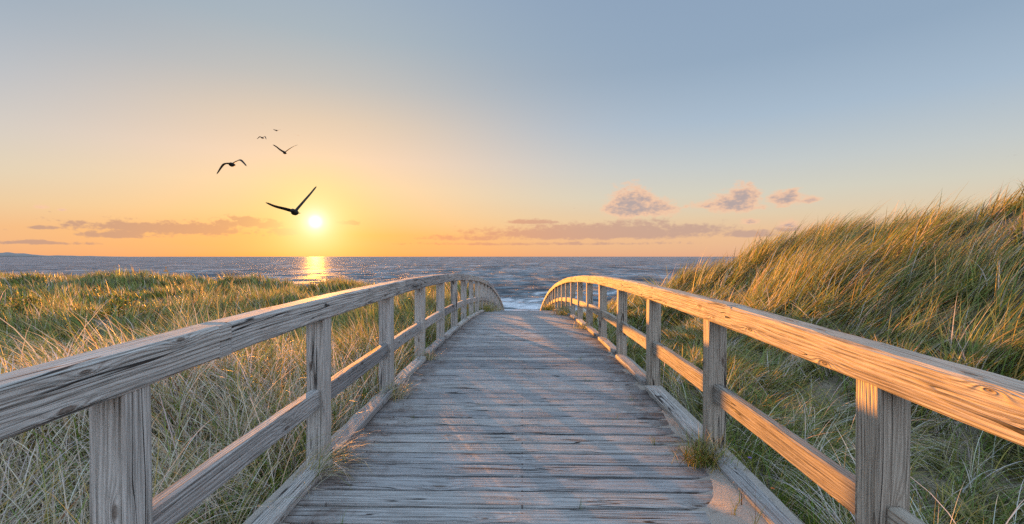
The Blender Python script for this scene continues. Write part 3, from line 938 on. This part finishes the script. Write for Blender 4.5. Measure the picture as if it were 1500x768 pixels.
# sprouts between the planks
SPR = [(.98, 3.52, .11), (.80, 4.1, .10), (1.05, 4.55, .12), (.72, 5.3, .11), (.78, 6.3, .13), (-.95, 4.0, .09), (-.83, 3.75, .08), (.33, 2.62, .10), (-.42, 4.35, .08), (-.96, 2.5, .12),
       (.70, 7.4, .12), (-.35, 7.8, .14), (-.55, 6.9, .10)]
for k, (x, y, L) in enumerate(SPR):
    yb = round(y / BOARD) * BOARD
    tuft('weed_sprout', x, yb, 7 if k != 2 else 14, L, .012, (.3, .1, .5, 2, 3, 1, .1), (.15, .6), z=deck_z(yb) - .02, w=.003,
         label='tiny green grass sprout growing from a gap between the deck planks', cat='sprout', group='sprouts between the deck planks')
for (x, y, L) in ((1.16, 2.36, .22), (1.22, 2.62, .16), (1.13, 2.52, .12)):
    tuft('sand_sprout', x, y, 6, L, .012, (.3, .1, 1.4, 2, 2, .5, .6), (.12, .4), z=deck_z(y) + .03, w=.0035,
         label='thin grass sprout standing in the drifted sand by the right kerb', cat='sprout', group='sprouts in the drifted sand')

# flowering stalks and little flowers on the right-hand dune
def flat_mat(name, c, rough=.7):
    mt, t, out = new_mat(name)
    n = t.noise(t.n('ShaderNodeNewGeometry').outputs['Position'], 90, 2, .5)
    principled(t, out, t.mix(n, tuple(v * .7 for v in c[:3]) + (1,), tuple(c[:3]) + (1,)), rough)
    return mt
M_RED = flat_mat('sorrel_seed', (.36, .13, .06)); M_YEL = flat_mat('goldenrod_bloom', (.55, .40, .04)); M_VIO = flat_mat('violet_petal', (.22, .13, .50)); M_ORA = flat_mat('poppy_petal', (.75, .16, .04))
M_STEM = flat_mat('plant_stem', (.14, .13, .05))
def stalk(px, py, D, h, mat, label, cat, rad=.011, n=70, hd=.5):
    while True:
        p = pix(px, py, D)
        gz = float(ground(p.x, p.y))
        if p.z - gz < h + .15 or D > 16: break
        D += .03
    root = empty(cat.replace(' ', '_'), (p.x, p.y, gz))
    tag(root, label, cat)
    top = max(h, p.z - gz)
    mb = MB()
    rings = []; lean = .10
    for i in range(6):
        q = i / 5; r_ = .004 * (1 - .6 * q)
        rings.append([(lean * q * q + r_ * math.cos(a), r_ * math.sin(a), top * q) for a in (0, 1.57, 3.14, 4.71)])
    mb.ring_sweep(rings, [0, 1, 2, 3, 4, 5], [0, 1, 2, 3, 4])
    mb.build('stem', M_STEM, root)
    mb = MB()
    for i in range(n):
        q = 1 - hd * random.random(); a = random.uniform(0, 6.28); rr_ = rad * (1.6 - q) * random.uniform(.4, 2.2)
        c = (lean * q * q + rr_ * math.cos(a), rr_ * math.sin(a), top * q + random.uniform(-.01, .01)); s_ = random.uniform(.005, .010)
        b0 = len(mb.v)
        mb.v += [(c[0] + s_, c[1], c[2]), (c[0], c[1] + s_, c[2]), (c[0] - s_, c[1], c[2]), (c[0], c[1] - s_, c[2]), (c[0], c[1], c[2] + 1.6 * s_), (c[0], c[1], c[2] - 1.6 * s_)]
        mb.tint += [.5] * 6
        for f in ((0, 1, 4), (1, 2, 4), (2, 3, 4), (3, 0, 4), (1, 0, 5), (2, 1, 5), (3, 2, 5), (0, 3, 5)):
            mb.f.append(tuple(b0 + k for k in f)); mb.uv.append(((0, 0), (1, 0), (0, 1)))
    mb.build('seed_head', mat, root)
stalk(1266, 392, 7.4, .55, M_RED, 'reddish sorrel seed stalk low on the grassy right dune', 'sorrel stalk')
stalk(1311, 362, 8.6, .5, M_RED, 'upper rust coloured sorrel stalk among the dune grass', 'sorrel stalk')
stalk(1318, 358, 8.4, .5, M_YEL, 'yellow goldenrod stem beside the upper sorrel stalk', 'goldenrod')
stalk(1484, 323, 7.6, .5, M_YEL, 'small yellow goldenrod near the top right of the dune', 'goldenrod')

def flower(px, py, D, mat, r_, label):
    while True:
        p = pix(px, py, D)
        gz = float(ground(p.x, p.y))
        if p.z - gz < .3 or D > 8: break
        D += .02
    root = empty('wildflower', (p.x, p.y, gz)); tag(root, label, 'wildflower')
    h = max(.08, p.z - gz)
    mb = MB(); rings = []
    for i in range(4):
        q = i / 3
        rings.append([(.002 * math.cos(a) + .02 * q * q, .002 * math.sin(a), h * q) for a in (0, 2.1, 4.2)])
    mb.ring_sweep(rings, [0, 1, 2, 3], [0, 1, 2, 3]); mb.build('stem', M_STEM, root)
    mb = MB()
    for k in range(5):
        a = k * 1.2566; b0 = len(mb.v)
        d = (math.cos(a), math.sin(a)); e = (-d[1], d[0])
        for (f_, s_, zz) in ((0, 0, 0), (.6, .35, .25), (1, 0, .2), (.6, -.35, .25), (.55, 0, .12)):
            mb.v.append((.02 + r_ * (d[0] * f_ + e[0] * s_), r_ * (d[1] * f_ + e[1] * s_), h + r_ * zz)); mb.tint.append(.5)
        for f in ((0, 1, 4), (1, 2, 4), (2, 3, 4), (3, 0, 4)):
            mb.f.append(tuple(b0 + k2 for k2 in f)); mb.uv.append(((0, 0), (1, 0), (0, 1)))
    mb.build('petals', mat, root)
flower(1094, 671, 2.75, M_VIO, .016, 'pale violet wildflower just beyond the right kerb below the second post')
flower(1114, 727, 2.45, M_VIO, .014, 'deep violet wildflower low outside the right kerb')
flower(1127, 716, 2.5, M_ORA, .014, 'small orange wildflower beside the deep violet one')

# ------------------------------------------------------------------ buoy
p = pix(243, 397.5, 1.0); p = p * ((SEA + 0.2) / p.z)
root = empty('buoy', (p.x, p.y, SEA))
tag(root, 'small orange marker buoy floating on the sea beyond the left dune', 'buoy')
M_BUOY = flat_mat('buoy_paint', (.80, .30, .03), .5)
def lathe(prof, n=14):
    mb = MB(); rings = []
    for r_, z in prof:
        rings.append([(r_ * math.cos(6.2832 * k / n), r_ * math.sin(6.2832 * k / n), z) for k in range(n)])
    mb.ring_sweep(rings, list(range(len(prof))), list(range(n + 1)))
    return mb
lathe([(.3, -.5), (1.0, -.2), (1.1, .2), (.9, .55), (.35, .7)]).build('float', M_BUOY, root, True)
lathe([(.22, .68), (.12, 2.0), (.1, 2.1)]).build('mast', M_BUOY, root, True)
lathe([(.05, 2.0), (.32, 2.2), (.32, 2.6), (.05, 2.8)]).build('topmark', M_BUOY, root, True)

# ------------------------------------------------------------------ gulls
M_GULL = flat_mat('silhouette_plumage', (.022, .020, .020), .8)  # backlit silhouette shade painted in as a near-black body colour
def gull(px, py, D, left, right, fwd, label, bodyr=.055, tilt=(.1, 0, .25)):
    """left / right: wing points (dx, dy in photo pixels from the body) from shoulder to tip; fwd: heading"""
    c = pix(px, py, D)
    k = D / F                                    # metres per photo pixel at that distance
    mb = MB()
    hx, hy = math.sin(fwd), math.cos(fwd)
    # body and head: one loft along the heading, tail flattened
    prof = [(-.26, .055, .006, .0), (-.20, .050, .010, .0), (-.13, .035, .028, -.002), (-.05, .054, .052, -.004), (.05, .058, .056, -.004), (.12, .046, .046, .0),
            (.17, .034, .036, .010), (.21, .033, .035, .018), (.245, .022, .022, .016), (.262, .009, .010, .012), (.30, .004, .005, .006)]
    sc = bodyr / .055
    rings = []
    for s_, a, b_, dz in prof:
        ring = []
        for q in range(12):
            an = 6.2832 * q / 12
            lx, lz = 1.3 * a * math.cos(an), 1.25 * b_ * math.sin(an) + dz
            ring.append(tuple(v * sc for v in (hx * s_ + hy * lx, hy * s_ - hx * lx, lz)))
        rings.append(ring)
    mb.ring_sweep(rings, list(range(len(prof))), list(range(13)))
    rt = cam.rotation_euler.to_matrix()
    cv = (Vector((hx, hy, 0)) + Vector(tilt)).normalized(); rightv = rt @ Vector((1, 0, 0)); upv = rt @ Vector((0, 1, 0)); f3 = Vector((hx, hy, 0))
    def wing(pts, sgn):
        # smooth centre line through the points
        P3 = [Vector((0, 0, 0.01))] + [rightv * (a * k) + upv * (-b_ * k) for a, b_ in pts]
        cl = []
        for i in range(len(P3) - 1):
            p0 = P3[max(i - 1, 0)]; p1 = P3[i]; p2 = P3[i + 1]; p3 = P3[min(i + 2, len(P3) - 1)]
            for q in range(6):
                u = q / 6
                cl.append(0.5 * ((2 * p1) + (p2 - p0) * u + (2 * p0 - 5 * p1 + 4 * p2 - p3) * u * u + (3 * p1 - p0 - 3 * p2 + p3) * u ** 3))
        cl.append(P3[-1])
        m = len(cl) - 1
        rings = []
        for i, p in enumerate(cl):
            q = i / m
            chord = sc * (.150 * (1 - q ** 2.2) + .012)
            thick = sc * (.022 * (1 - q) + .003)
            sweep = sc * (.05 * math.sin(q * 2.2) - .13 * q * q)
            tan = (cl[min(i + 1, m)] - cl[max(i - 1, 0)]).normalized()
            nn = tan.cross(f3).normalized()
            cc = p + f3 * sweep
            ring = []
            for j in range(8):
                an = 6.2832 * j / 8
                ring.append(tuple(cc + cv * (chord / 2 * math.cos(an)) + nn * (thick * math.sin(an) + .018 * sc * math.cos(an))))
            rings.append(ring)
        if sgn < 0: rings = [r_[::-1] for r_ in rings]
        mb.ring_sweep(rings, [0] * len(rings), list(range(9)))
    wing(left, -1); wing(right, 1)
    o = mb.build('seagull', M_GULL, None, True)
    o.location = c
    # weld the wings and the body into one continuous skin
    md = o.modifiers.new('skin', 'REMESH'); md.mode = 'VOXEL'; md.voxel_size = .007 * sc; md.use_smooth_shade = True
    tag(o, label, 'seagull', 'gulls flying near the sun')
gull(432, 311, 11.5, [(-12, -4), (-27, -8), (-41, -14)], [(10, -12), (20, -24), (28.5, -36)], R(166), 'largest silhouetted gull just left of the sun with one wing raised steeply', .055, (.42, 0, .06))
gull(339, 241, 21, [(-8, -1), (-12, 3), (-17, 13)], [(6, -4), (12, -5), (21, 4)], R(-10), 'silhouetted gull with both wing tips drooping, leftmost of the flock', .062)
gull(417, 224, 25, [(-6, -4), (-11, -8), (-16, -11)], [(5, -4), (11, -8), (17, -11)], R(165), 'silhouetted gull with wings spread in a wide V above the largest gull', .05)
gull(384, 202, 48, [(-2.5, -1.5), (-4, -.5), (-6, 2)], [(2.5, -1.5), (4, -1), (6, 3)], R(0), 'tiny silhouetted gull with arched drooping wings high above the sun', .055)
gull(405, 191.5, 58, [(-1.5, -.4), (-3, -1.2), (-4.5, -2)], [(1.5, -.2), (3, -.6), (5, -1)], R(165), 'tiniest topmost silhouetted gull with nearly level wings', .05)

# ------------------------------------------------------------------ render settings
scene.render.engine = 'CYCLES'
scene.view_settings.view_transform = 'Standard'
scene.view_settings.look = 'None'
scene.view_settings.gamma = 1.0
scene.view_settings.use_curve_mapping = False
scene.view_settings.exposure = EXPO
scene.render.film_transparent = False
scene.render.resolution_x = 1024
scene.render.resolution_y = 524
scene.cycles.use_denoising = False
scene.cycles.max_bounces = 5
scene.cycles.diffuse_bounces = 2
scene.cycles.glossy_bounces = 2
scene.cycles.transmission_bounces = 3
scene.cycles.sample_clamp_indirect = 4.0
scene.cycles.sample_clamp_direct = 12.0
